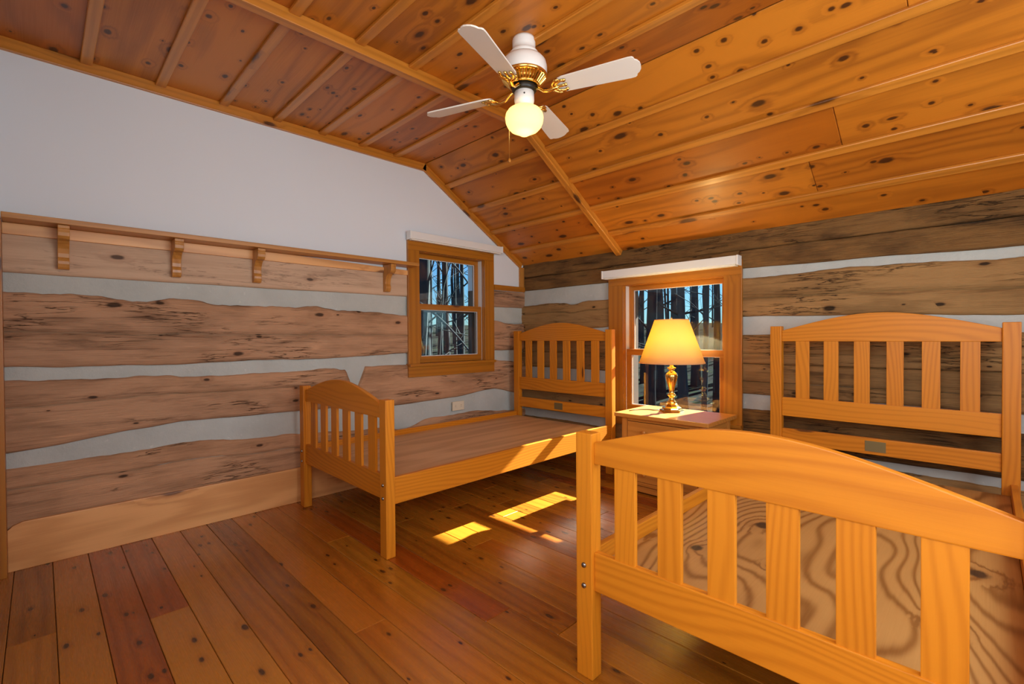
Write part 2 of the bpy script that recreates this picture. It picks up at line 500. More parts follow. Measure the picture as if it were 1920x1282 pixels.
# ceiling: structural sheet above, boards, battens
ceiling = prism('ceiling', [(YN - 0.15, ZC + 0.02), (YK, ZC + 0.02), (0.02, ZE + 0.01), (0.02, ZE + 0.16), (YK, ZC + 0.2), (YN - 0.15, ZC + 0.2)], 'x', -0.2, XR + 0.2,
                plain('roof_deck', (0.05, 0.03, 0.02, 1), 0.9))
tag(ceiling, kind='structure')
BX = 1.104
yed = [YN, -3.19, -2.887, -2.583, -2.285, -1.995, -1.705, -1.425, YK]
SEGX = [(0.0, BX), (BX, 2.9 + 0.0), (2.9, XR)]
for ya, yb in zip(yed, yed[1:]):
    cut = rnd.uniform(2.3, 3.6)
    for xa, xb in ((0.0, BX), (BX, cut), (cut, XR)):
        box('ceiling_board', xa + 0.001, xb - 0.001, ya + 0.0025, yb - 0.0025, ZC, ZC + 0.018, CEILM, ceiling, bev=0.003, seg=1)
        if xa == 0.0: continue
for yb in yed[1:-1]:
    for xa, xb in ((0.02, BX - 0.024), (BX + 0.024, XR)):
        box('batten', xa, xb, yb - 0.0235, yb + 0.0235, ZC - 0.018, ZC, TRIMC['x'], ceiling, bev=0.003, seg=1)

def slope_box(name, x0, x1, s0, s1, d0, d1, mat, parent, bev=0.003):
    """s measured down the slope from the kink, d measured into the room from the ceiling plane"""
    cx = (x0 + x1) / 2
    sm = (s0 + s1) / 2
    dm = -(d0 + d1) / 2
    e = Vector((0, math.cos(ANG), -math.sin(ANG)))
    nn = Vector((0, math.sin(ANG), math.cos(ANG)))
    cen = Vector((0, YK, ZC)) + e * sm + nn * dm
    bm = bmesh.new()
    bmesh.ops.create_cube(bm, size=1)
    for v in bm.verts: v.co = Vector((v.co.x * (x1 - x0), v.co.y * (s1 - s0), v.co.z * abs(d1 - d0)))
    bmesh.ops.bevel(bm, geom=list(bm.edges), offset=bev, segments=1, affect='EDGES')
    return link(name, finish(bm, name), mat, parent, (cx, cen.y, cen.z), (-ANG, 0, 0))
seds = [SL - v for v in (SL, 1.10, 0.805, 0.51, 0.225, 0.0)]
for sa, sb in zip(seds, seds[1:]):
    cut = rnd.uniform(2.2, 3.7)
    for xa, xb in ((0.0, BX), (BX, cut), (cut, XR)):
        slope_box('ceiling_board', xa + 0.001, xb - 0.001, sa + 0.0025, sb - 0.0025, -0.018, 0.0, CEILM, ceiling)
for sb in seds[1:-1]:
    for xa, xb in ((0.02, BX - 0.024), (BX + 0.024, XR)):
        slope_box('batten', xa, xb, sb - 0.0235, sb + 0.0235, 0.0, 0.018, TRIMC['x'], ceiling)
# thin seam bead where flat and slope meet, ceiling beam, rake trim
beam1 = box('trim_1', BX - 0.024, BX + 0.024, YN, YK + 0.012, ZC - 0.055, ZC, TRIMC['y'], None, bev=0.003)
tag(beam1, kind='structure')
e_beam = slope_box('trim_2', BX - 0.024, BX + 0.024, 0.0, SL - 0.005, 0.0, 0.05, TRIMC['y'], None)
tag(e_beam, kind='structure')
rt1 = box('trim_3', 0.0, 0.022, YN, YK + 0.01, ZC - 0.058, ZC, TRIMC['y'], None, bev=0.002)
tag(rt1, kind='structure')
rt2 = slope_box('trim_4', 0.0, 0.022, 0.0, SL - 0.03, 0.0, 0.052, TRIMC['y'], None, bev=0.002)
tag(rt2, kind='structure')
ct = box('trim_5', 0.0, 0.02, -0.062, -0.004, 1.515, 1.752, SHELFM['z'], None, bev=0.002)
tag(ct, kind='structure')

# --- wall_left (x = 0), window opening y -1.22..-0.52, z 0.87..1.77
WA = dict(u0=-1.22, u1=-0.52, z0=0.87, z1=1.77)
WB = dict(u0=1.135, u1=1.935, z0=0.47, z1=1.49)
def gable(bot):
    return None
wall_left = prism('wall_left', [(YN - 0.15, 1.60), (WA['u0'], 1.60), (WA['u0'], ceil_z(WA['u0'])), (YN - 0.15, ZC)], 'x', -0.22, 0.0, PLASTER)
tag(wall_left, kind='structure')
prism('plaster', [(WA['u1'], 1.51), (0.0, 1.51), (0.0, ceil_z(0) + 0.01), (WA['u1'], ceil_z(WA['u1']) + 0.01)], 'x', -0.22, 0.0, PLASTER, wall_left)
prism('plaster', [(WA['u0'], WA['z1']), (WA['u1'], WA['z1']), (WA['u1'], ceil_z(WA['u1']) + 0.01), (YK, ZC + 0.01), (WA['u0'], ZC + 0.01)], 'x', -0.22, 0.0, PLASTER, wall_left)
BACKM = plain('rough_backing', (0.10, 0.07, 0.05, 1), 0.9)
box('backing', -0.22, -0.05, YN - 0.15, WA['u0'], -0.1, 1.60, BACKM, wall_left)
box('backing', -0.22, -0.05, WA['u1'], 0.2, -0.1, 1.51, BACKM, wall_left)
box('backing', -0.22, -0.05, WA['u0'], WA['u1'], -0.1, WA['z0'], BACKM, wall_left)

wall_back = box('wall_back', -0.22, WB['u0'], 0.05, 0.22, -0.1, 1.90, BACKM)
tag(wall_back, kind='structure')
box('backing', WB['u1'], XR + 0.2, 0.05, 0.22, -0.1, 1.90, BACKM, wall_back)
box('backing', WB['u0'], WB['u1'], 0.05, 0.22, -0.1, WB['z0'], BACKM, wall_back)
box('backing', WB['u0'], WB['u1'], 0.05, 0.22, WB['z1'], 1.90, BACKM, wall_back)

def W(wall, u, d, z):
    return Vector((d, u, z)) if wall == 'A' else Vector((u, -d, z))
def interp(ct, u):
    if not hasattr(ct, '__len__'): return ct
    if u <= ct[0][0]: return ct[0][1]
    for (a0, b0), (a1, b1) in zip(ct, ct[1:]):
        if u <= a1:
            t = (u - a0) / (a1 - a0)
            t = t * t * (3 - 2 * t)
            return b0 + (b1 - b0) * t
    return ct[-1][1]
def log_piece(name, wall, u0, u1, bot, top, mat, parent, seed, amp=0.008, face=0.0, crack=None, slant0=0.0, slant1=0.0, rel=0.006, straight=False, back=-0.05, ends=0.0):
    """hewn log with wavy edges; crack = (t) groove; slant moves the end in u per height fraction"""
    bm = bmesh.new()
    nu = max(3, int((u1 - u0) / 0.02))
    ts = [0.0, 0.0, 0.03, 0.09, 0.2, 0.33, 0.47, 0.6, 0.73, 0.85, 0.93, 0.975, 1.0, 1.0]
    if crack:
        ts = sorted(set(ts[1:-1] + [crack - 0.012, crack, crack + 0.012]))
        ts = [0.0] + ts + [1.0]
    grid = []
    for i in range(nu + 1):
        f = i / nu
        u = u0 + (u1 - u0) * f
        na = 0 if straight else 1
        nt = noise.noise(Vector((u * 3.1, seed * 3.7, 0))) + 0.6 * noise.noise(Vector((u * 9, seed * 5.1, 3))) + 0.45 * noise.noise(Vector((u * 22, seed * 5.1, 3)))
        nb = noise.noise(Vector((u * 2.7, seed * 2.3, 9))) + 0.5 * noise.noise(Vector((u * 8, seed * 4.3, 7)))
        zt = interp(top, u) + amp * nt * na + 0.0015 * nt
        zb = interp(bot, u) + amp * 0.5 * nb * na + 0.0015 * nb
        row = []
        for k, t in enumerate(ts):
            z = zb + (zt - zb) * t
            uu = u + (slant0 * (1 - f) + slant1 * f) * (t - 0.5) if (slant0 or slant1) else u
            edge = min(t, 1 - t)
            if k == 0 or k == len(ts) - 1:
                d = back
            else:
                d = face - 0.014 * max(0, 1 - edge / 0.06) ** 2 + rel * noise.noise(Vector((u * 2.2, z * 9, seed))) + 0.5 * rel * noise.noise(Vector((u * 9, z * 30, seed + 4)))
                if crack and abs(t - crack) < 0.001:
                    gate = noise.noise(Vector((u * 1.3, seed, 2))) + 0.6
                    d -= 0.021 * max(0.0, min(1.0, gate * 3))
            row.append(W(wall, uu, d, z))
        grid.append(row)
    cen = sum((grid[0][0], grid[-1][-1]), Vector()) / 2
    V = [[bm.verts.new(p - cen) for p in r] for r in grid]
    for i in range(nu):
        for k in range(len(ts) - 1):
            bm.faces.new((V[i][k], V[i + 1][k], V[i + 1][k + 1], V[i][k + 1]))
    bm.faces.new(V[0]); bm.faces.new(V[-1][::-1])
    for i in range(nu):
        pass
    return link(name, finish(bm, name, True), mat, parent, cen)

def chink(wall, u0, u1, z0, z1, parent, seed):
    return log_piece('chinking', wall, u0, u1, z0, z1, MORTAR, parent, seed, amp=0.0, face=-0.020, rel=0.010, straight=True, back=-0.06)

# chinking A: strips from mid-log to mid-log
for k, (z0, z1) in enumerate([(1.20, 1.50), (0.70, 1.05), (0.30, 0.70)]):
    if z1 <= 0.87:
        chink('A', YN, 0.05, z0, z1, wall_left, k)
    else:
        chink('A', YN, WA['u0'] - 0.002, z0, z1, wall_left, k)
        chink('A', WA['u1'] + 0.002, 0.05, z0, z1, wall_left, k + 10)
chink('A', WA['u0'] - 0.002, WA['u1'] + 0.002, 0.70, 0.868, wall_left, 30)
# logs A
log_piece('log', 'A', YN, -1.23, [(-3.5, 1.395), (-1.3, 1.400)], 1.600, LOGLIGHT, wall_left, 1, amp=0.002, face=0.003, rel=0.002)
log_piece('log', 'A', -0.51, 0.045, 1.358, 1.515, LOGA, wall_left, 2, amp=0.005)
log_piece('log', 'A', YN, -1.23, [(-3.5, 0.949), (-2.9, 0.938), (-1.9, 0.941), (-1.3, 0.956)],
          [(-3.48, 1.312), (-3.2, 1.303), (-3.0, 1.288), (-2.75, 1.30), (-2.62, 1.285), (-2.2, 1.280), (-2.1, 1.288), (-1.86, 1.275), (-1.5, 1.270), (-1.3, 1.245)], LOGA, wall_left, 3, amp=0.014, crack=0.47, face=0.007)
log_piece('log', 'A', -0.51, 0.045, [(-0.51, 0.956), (-0.05, 0.95)], [(-0.5, 1.235), (-0.38, 1.228), (-0.2, 1.21), (-0.05, 1.20)], LOGA, wall_left, 4, amp=0.006, face=0.004)
log_piece('log', 'A', YN, -1.785, [(-3.5, 0.548), (-3.0, 0.595), (-2.8, 0.61), (-2.4, 0.60), (-1.7, 0.585)],
          [(-3.49, 0.887), (-2.95, 0.875), (-2.5, 0.86), (-1.865, 0.863), (-1.8, 0.85)], LOGA, wall_left, 5, amp=0.008, slant1=-0.10, face=0.004, crack=0.62)
log_piece('log', 'A', -1.735, 0.045, [(-1.73, 0.575), (-1.35, 0.553), (-0.8, 0.565), (-0.4, 0.60), (-0.05, 0.535)],
          [(-1.7, 0.865), (-1.6, 0.866), (-1.34, 0.866), (-0.4, 0.862), (-0.05, 0.84)], LOGA, wall_left, 6, amp=0.006, slant0=0.12, face=0.004)
log_piece('log', 'A', YN, 0.045, -0.02, [(-3.49, 0.470), (-2.86, 0.484), (-2.3, 0.45), (-1.6, 0.40), (-1.37, 0.36), (-1.1, 0.41), (-0.7, 0.42), (-0.05, 0.37)], LOGA, wall_left, 7, amp=0.007, crack=0.8)

# chinking B
for k, (z0, z1) in enumerate([(1.36, 1.56), (1.0, 1.25), (0.55, 0.82), (0.26, 0.44)]):
    for (ua, ub) in ((-0.045, WB['u0'] - 0.002), (WB['u1'] + 0.002, XR)):
        chink('B', ua, ub, z0, z1, wall_back, 40 + k)
# logs B
log_piece('log', 'B', -0.04, XR, 1.655, 1.80, LOGDARK, wall_back, 20, amp=0.004, rel=0.016)
for (ua, ub) in ((-0.04, 1.02), (2.03, XR)):
    log_piece('log', 'B', ua, ub, [(0, 1.526), (1.0, 1.528), (2.05, 1.531), (2.67, 1.522), (3.3, 1.507)], [(0, 1.652), (2.2, 1.655), (4, 1.645)], LOGDARK, wall_back, 21 + ua, amp=0.004, rel=0.016)
box('log', 1.02, 2.03, -0.0, 0.05, 1.50, 1.655, LOGDARK, wall_back, bev=0.006)
log_piece('log', 'B', -0.04, 1.03, [(0, 1.13), (0.9, 1.15), (1.0, 1.16)], [(0.0, 1.378), (0.4, 1.392), (0.47, 1.385), (0.6, 1.365), (0.75, 1.388), (1.0, 1.388)], LOGB, wall_back, 23, amp=0.006, crack=0.66)
log_piece('log', 'B', 2.03, XR, [(2.0, 1.207), (2.7, 1.195), (3.3, 1.172)], [(2.0, 1.463), (2.67, 1.474), (3.31, 1.452), (4.2, 1.45)], LOGB, wall_back, 24, amp=0.007, crack=0.47)
log_piece('log', 'B', -0.04, 1.03, 0.787, 1.08, LOGB, wall_back, 25, amp=0.006, crack=0.5)
log_piece('log', 'B', 2.03, XR, 0.685, 0.885, LOGB, wall_back, 26, amp=0.003, crack=0.42)
log_piece('log', 'B', 2.03, XR, 0.887, 1.084, LOGB, wall_back, 27, amp=0.003, crack=0.35)
log_piece('log', 'B', -0.04, 1.03, 0.387, 0.68, LOGB, wall_back, 28, amp=0.006)
log_piece('log', 'B', 2.03, XR, 0.36, 0.585, LOGDARK, wall_back, 29, amp=0.006, crack=0.45)
log_piece('log', 'B', 1.02, 2.04, 0.12, 0.39, LOGB, wall_back, 31, amp=0.006)
for (ua, ub) in ((-0.04, 1.03), (2.03, XR)):
    log_piece('log', 'B', ua, ub, -0.02, 0.31, LOGB, wall_back, 32, amp=0.006, crack=0.5)
box('log', 1.02, 2.04, -0.0, 0.05, -0.02, 0.12, LOGB, wall_back, bev=0.006)

# near wall and right wall with added windows (outside the frame, built around the fill lights)
def framed_wall(name, axis, at, lo, hi, ztop_fn, o0, o1, oz0, oz1, sgn):
    def bb(nm, u0, u1, z0, z1, parent=None, mat=PLASTER, d0=0.0, d1=0.15, bev=0.0):
        a_, b_ = at + sgn * d0, at + sgn * d1
        lo_, hi_ = min(a_, b_), max(a_, b_)
        if axis == 'y': return box(nm, u0, u1, lo_, hi_, z0, z1, mat, parent, bev)
        return box(nm, lo_, hi_, u0, u1, z0, z1, mat, parent, bev)
    wl_ = bb(name, lo, o0, -0.1, ztop_fn)
    tag(wl_, kind='structure')
    bb('panel', o1, hi, -0.1, ztop_fn, wl_)
    bb('panel', o0, o1, -0.1, oz0, wl_)
    bb('panel', o0, o1, oz1, ztop_fn, wl_)
    return bb
bb = framed_wall('wall_front', 'y', YN, 0.0, XR + 0.15, ZC + 0.1, 2.5, 4.0, 0.75, 2.25, -1)
w3 = bb('added_window_3', 2.5, 4.0, 0.75, 0.80, None, CASEM['x'], -0.01, 0.08); tag(w3, kind='structure')
bb('frame', 2.5, 4.0, 2.20, 2.25, w3, CASEM['x'], -0.01, 0.08)
for q in (2.5, 3.22, 3.95): bb('frame', q, q + 0.05, 0.80, 2.20, w3, CASEM['z'], -0.01, 0.08)
bb = framed_wall('wall_right', 'x', XR, YN - 0.15, 0.0, 2.6, -2.9, -1.1, 0.75, 2.05, 1)
w4 = bb('added_window_4', -2.9, -1.1, 0.75, 0.80, None, CASEM['y'], -0.01, 0.08); tag(w4, kind='structure')
bb('frame', -2.9, -1.1, 2.0, 2.05, w4, CASEM['y'], -0.01, 0.08)
for q in (-2.9, -2.02, -1.15): bb('frame', q, q + 0.05, 0.80, 2.0, w4, CASEM['z'], -0.01, 0.08)

# corner board at the left edge of the view
cb = box('trim_6', 0.0, 0.09, YN, YN + 0.03, 0.0, 1.628, CASEM['z'], None, bev=0.002); tag(cb, kind='structure')
cb = box('trim_7', 0.022, 0.09, YN, YN + 0.022, ZC - 0.058, ZC, TRIMC['x'], None, bev=0.002); tag(cb, kind='structure')

# baseboard on the left wall
bbd = prism('baseboard_left', [(YN + 0.03, 0.0), (-0.02, 0.0), (-0.02, 0.224), (-3.44, 0.224), (-3.472, 0.212), (YN + 0.03, 0.195)], 'x', 0.004, 0.022, BASEM, None, bev=0.002)
tag(bbd, kind='structure')
# ledger board under the shelf and its short continuation right of the window
led = prism('trim_8', [(YN + 0.03, 1.572), (-1.325, 1.567), (-1.325, 1.604), (-2.2, 1.624), (YN + 0.03, 1.624)], 'x', 0.0, 0.018, BASEM, None, bev=0.002); tag(led, kind='structure')
led = box('trim_9', 0.0, 0.03, -0.408, -0.004, 1.512, 1.560, CASEM['y'], None, bev=0.002); tag(led, kind='structure')

# ------------------------------------------------------------------ windows
def wbox(wall, name, u0, u1, d0, d1, z0, z1, mat, parent, bev=0.002):
    p0, p1 = W(wall, u0, d0, z0), W(wall, u1, d1, z1)
    return box(name, min(p0.x, p1.x), max(p0.x, p1.x), min(p0.y, p1.y), max(p0.y, p1.y), z0, z1, mat, parent, bev)

def window(name, wall, o, cas_l, cas_r, z_apron, z_head, zmeet, far_right, sill_u, lower_bar):
    al = 'y' if wall == 'A' else 'x'
    u0, u1, z0, z1 = o['u0'], o['u1'], o['z0'], o['z1']
    root = empty(name, W(wall, (u0 + u1) / 2, 0, z0))
    tag(root, kind='structure')
    wbox(wall, 'casing', cas_l, u0, 0.0, 0.022, z0 - 0.003, z1, CASEM['z'], root)
    wbox(wall, 'casing', u1, cas_r, 0.0, 0.022, z0 - 0.003, z1, CASEM['z'], root)
    wbox(wall, 'casing', cas_l, cas_r, 0.0, 0.022, z1, z_head, CASEM[al], root)
    wbox(wall, 'sill', sill_u[0], sill_u[1], -0.05, 0.045, z0 - 0.022, z0, CASEM[al], root)
    wbox(wall, 'apron', cas_l, cas_r, 0.0, 0.02, z_apron, z0 - 0.022, CASEM[al], root)
    # jambs: wood in front, white liner in the sash tracks
    for (a0, a1) in ((u0 - 0.02, u0 + 0.004), (u1 - 0.004, u1 + 0.02)):
        wbox(wall, 'jamb', a0, a1, -0.022, 0.0, z0, z1, CASEM['z'], root)
        wbox(wall, 'jamb_liner', a0, a1, -0.13, -0.022, z0, z1, JAMBW, root)
    wbox(wall, 'jamb', u0, u1, -0.13, 0.0, z1 - 0.004, z1 + 0.02, CASEM[al], root)
    wbox(wall, 'jamb', u0, u1, -0.16, -0.05, z0 - 0.02, z0 + 0.002, CASEM[al], root)
    g = 0.004
    def sash(d0, d1, s0, s1, rt_, rb, st):
        f = wbox(wall, 'sash', u0 + g, u1 - g, d0, d1, s1 - rt_, s1, CASEM[al], root)
        wbox(wall, 'rail', u0 + g, u1 - g, d0, d1, s0, s0 + rb, CASEM[al], f)
        wbox(wall, 'stile', u0 + g, u0 + g + st, d0, d1, s0 + rb, s1 - rt_, CASEM['z'], f)
        wbox(wall, 'stile', u1 - g - st, u1 - g, d0, d1, s0 + rb, s1 - rt_, CASEM['z'], f)
        dm = (d0 + d1) / 2
        wbox(wall, 'pane', u0 + g + st - 0.003, u1 - g - st + 0.003, dm - 0.002, dm + 0.002, s0 + rb - 0.003, s1 - rt_ + 0.003, GLASS, f, 0)
        # pale glazing bead round the pane
        for (a0, a1, b0, b1) in ((u0 + g + st, u1 - g - st, s0 + rb, s0 + rb + 0.005), (u0 + g + st, u1 - g - st, s1 - rt_ - 0.004, s1 - rt_), (u0 + g + st, u0 + g + st + 0.005, s0 + rb + 0.005, s1 - rt_ - 0.004), (u1 - g - st - 0.005, u1 - g - st, s0 + rb + 0.005, s1 - rt_ - 0.004)):
            wbox(wall, 'glazing_bead', a0, a1, dm + 0.002, dm + 0.006, b0, b1, JAMBW, f, 0)
    sash(-0.105, -0.070, zmeet - 0.005, z1 - 0.004, 0.035, 0.030, 0.040)      # upper, outer
    sash(-0.062, -0.027, z0 + 0.002, zmeet + 0.028, 0.047, 0.052, 0.042)      # lower, inner
    if lower_bar:   # dark insect screen frame outside the lower sash
        sf = wbox(wall, 'screen_frame', u0 + 0.01, u1 - 0.01, -0.135, -0.12, zmeet - 0.035, zmeet - 0.01, FRAMEX, root, 0.001)
        wbox(wall, 'screen_frame', u1 - 0.045, u1 - 0.006, -0.135, -0.12, z0, zmeet - 0.035, FRAMEX, root, 0.001)
        wbox(wall, 'screen_frame', u0 + 0.006, u0 + 0.045, -0.135, -0.12, z0, zmeet - 0.035, FRAMEX, root, 0.001)
    return root
window('window_1', 'A', WA, -1.325, -0.41, 0.763, 1.845, 1.325, True, (-1.325, -0.41), True)
window('window_2', 'B', WB, 1.0, 2.056, 0.36, 1.595, 0.945, False, (1.0, 2.056), False)

# white headrails of the blinds above the windows
def headrail(wall, u0, u1, d0, d1, z0, z1, label):
    c0 = W(wall, (u0 + u1) / 2, (d0 + d1) / 2, z0)
    r = empty('blind_headrail', c0)
    tag(r, label, 'blind')
    wbox(wall, 'rail', u0 + 0.012, u1 - 0.012, d0, d1, z0 + 0.006, z1, VINYL, r, 0.003)
    for (a0, a1) in ((u0, u0 + 0.012), (u1 - 0.012, u1)):
        wbox(wall, 'end_cap', a0, a1, d0, d1 + 0.004, z0, z1 + 0.002, WHITE, r, 0.003)
    wbox(wall, 'folded_blind', u0 + 0.02, u1 - 0.02, d0 + 0.008, d1 - 0.010, z0 - 0.004, z0 + 0.006, BLADE, r, 0.002)
headrail('A', -1.337, -0.344, 0.023, 0.075, 1.842, 1.905, 'white blind headrail above the small window on the shelf wall')
headrail('B', 0.978, 2.056, 0.023, 0.090, 1.547, 1.612, 'white blind headrail above the window behind the brass lamp')

# ------------------------------------------------------------------ shelf with brackets
sh = empty('wall_shelf', (0.0, -2.4, 1.625))
tag(sh, 'long narrow wooden wall shelf on curved brackets below the white plaster', 'shelf')
box('shelf_board', 0.002, 0.142, YN + 0.032, -1.300, 1.625, 1.650, SHELFM['y'], sh, 0.003)
for yb in (-3.285, -2.828, -2.414, -1.512):
    prof = [(0.002, 1.424), (0.034, 1.424), (0.040, 1.432), (0.046, 1.448), (0.047, 1.462), (0.043, 1.474), (0.038, 1.480), (0.040, 1.500), (0.047, 1.522), (0.060, 1.542), (0.078, 1.555),
            (0.092, 1.559), (0.096, 1.557), (0.108, 1.562), (0.117, 1.574), (0.120, 1.590), (0.118, 1.604), (0.122, 1.610), (0.122, 1.624), (0.002, 1.624)]
    prism('bracket', prof, 'y', yb - 0.021, yb + 0.021, SHELFM['z'], sh, bev=0.002)

# ------------------------------------------------------------------ beds
def arch_pts(x0, x1, zb, ze, zp):
    pts = [(x0, zb), (x1, zb)]
    n = 22
    for i in range(n + 1):
        f = 1 - i / n
        s = abs(2 * f - 1)
        e = 0.5 * (1 + math.cos(math.pi * min(1, s / 0.98)))
        q = 0.25 * e + 0.75 * (1 - s * s)
        pts.append((x0 + (x1 - x0) * f, ze + (zp - ze) * q))
    return pts

def bed(x0, x1, yf, yh, label, plymat):
    root = empty('twin_bed', ((x0 + x1) / 2, (yf + yh) / 2, 0))
    tag(root, label, 'bed', 'honey pine twin beds')
    pw, pd = 0.061, 0.050
    def end(nm, y, top, foot):
        e = empty(nm, ((x0 + x1) / 2, y + pd / 2, 0), root)
        for xa in (x0, x1 - pw):
            box('post', xa, xa + pw, y, y + pd, 0.0, top, BED['z'], e, bev=0.004)
        a0, a1 = x0 + pw, x1 - pw
        ya, yb = y + 0.013, y + 0.036
        if foot:
            prism('arch_rail', arch_pts(a0, a1, 0.680, 0.747, 0.842), 'y', ya, yb, BED['x'], e, bev=0.003)
            box('lower_rail', a0, a1, ya, yb, 0.280, 0.402, BED['x'], e, bev=0.003)
            s0, s1 = 0.402, 0.680
            for xa in (x0, x1 - pw):
                for zb in (0.292, 0.357):
                    lathe('bolt', [(0, 0.006), (0.005, 0.006), (0.0075, 0.004), (0.0085, 0.0), (0.0085, -0.002), (0, -0.002)], STEEL, (xa + pw * 0.5, y, zb), e, seg=16, rot=(math.pi / 2, 0, 0))
        else:
            prism('arch_rail', arch_pts(a0, a1, 1.042, 1.106, 1.196), 'y', ya, yb, BED['x'], e, bev=0.003)
            box('middle_rail', a0, a1, ya, yb, 0.597, 0.708, BED['x'], e, bev=0.003)
            lr = box('lower_rail', a0, a1, ya, yb, 0.436, 0.523, BED['x'], e, bev=0.003)
            xm = (x0 + x1) / 2 - 0.01
            box('tag_plate', xm - 0.045, xm + 0.045, ya - 0.0015, ya, 0.452, 0.508, PLATE, e, bev=0.0005)
            s0, s1 = 0.708, 1.042
        n = 6
        wd = 0.070 * (x1 - x0) / 1.04
        gap = ((a1 - a0) - n * wd) / (n + 1)
        for i in range(n):
            xs = a0 + gap + i * (wd + gap)
            box('slat', xs, xs + wd, ya + 0.004, yb - 0.004, s0 - 0.002, s1 + 0.002, BED['z'], e, bev=0.002)
    end('footboard', yf, 0.775, True)
    end('headboard', yh, 1.132, False)
    for xa in (x0 + 0.008, x1 - 0.008 - 0.024):
        box('side_rail', xa, xa + 0.024, yf + pd, yh, 0.257, 0.390, BEDY, root, bev=0.003)
    i0, i1 = x0 + 0.032, x1 - 0.032
    for xa in (i0, i1 - 0.022):
        box('ledge', xa, xa + 0.022, yf + pd, yh, 0.290, 0.318, BEDY, root)
    pl = box('platform', i0 + 0.001, i1 - 0.001, yf + 0.052, yh - 0.002, 0.318, 0.336 if plymat is PLY else 0.352, plymat, root, bev=0.001)
    return root
bed(0.098, 1.170, -2.1936, -0.2370, 'honey pine twin bed without mattress in the corner under the small window', PLYB)
bed(2.2937, 3.3326, -2.1620, -0.2370, 'honey pine twin bed without mattress in the right foreground, knotty plywood base', PLY)

# ------------------------------------------------------------------ nightstand
def nightstand():
    x0, x1, y0, y1 = 1.412, 1.996, -0.482, -0.062
    r = empty('nightstand', ((x0 + x1) / 2, (y0 + y1) / 2, 0))
    tag(r, 'square-topped pine nightstand between the two beds, holding the brass lamp', 'nightstand')
    box('top', 1.373, 2.036, -0.520, -0.050, 0.519, 0.545, NIGHT['x'], r, bev=0.004)
    pw = 0.042
    for xa in (x0, x1 - pw):
        for ya in (y0, y1 - pw):
            box('leg', xa, xa + pw, ya, ya + pw, 0.0, 0.519, NIGHT['z'], r, bev=0.003)
    for xa in (x0 + 0.010, x1 - 0.010 - 0.014):
        box('side_panel', xa, xa + 0.014, y0 + pw, y1 - pw, 0.075, 0.505, NIGHT['y'], r, bev=0.001)
        box('side_rail', xa - 0.004 if xa > 1.7 else xa - 0.004, xa + 0.018, y0 + pw, y1 - pw, 0.470, 0.519, NIGHT['y'], r, bev=0.002)
    box('back_panel', x0 + pw, x1 - pw, y1 - 0.022, y1 - 0.010, 0.075, 0.519, NIGHT['x'], r)
    box('bottom_panel', x0 + 0.03, x1 - 0.03, y0 + 0.03, y1 - 0.03, 0.075, 0.090, NIGHT['x'], r)
    for z0, z1 in ((0.492, 0.519), (0.345, 0.362), (0.205, 0.222), (0.055, 0.080)):
        box('front_rail', x0 + pw, x1 - pw, y0 + 0.004, y0 + 0.024, z0, z1, NIGHT['x'], r, bev=0.002)
    for z0, z1 in ((0.365, 0.489), (0.225, 0.342), (0.083, 0.202)):
        dr = box('drawer', x0 + pw + 0.003, x1 - pw - 0.003, y0 - 0.001, y0 + 0.02, z0, z1, NIGHT['x'], r, bev=0.003)
        box('drawer_box', x0 + pw + 0.012, x1 - pw - 0.012, y0 + 0.021, y1 - 0.03, z0 + 0.012, z1 - 0.012, NIGHT['x'], dr)
        for xk in (x0 + 0.18, x1 - 0.18):
            lathe('knob', [(0, 0.028), (0.008, 0.027), (0.0135, 0.022), (0.013, 0.015), (0.007, 0.008), (0.006, 0.0), (0, 0.0)], NIGHT['z'], (xk, y0 - 0.001, (z0 + z1) / 2), dr, seg=20, rot=(math.pi / 2, 0, 0))
    box('base_rail', x0 + pw, x1 - pw, y0 + 0.006, y0 + 0.024, 0.012, 0.050, NIGHT['x'], r, bev=0.002)
nightstand()

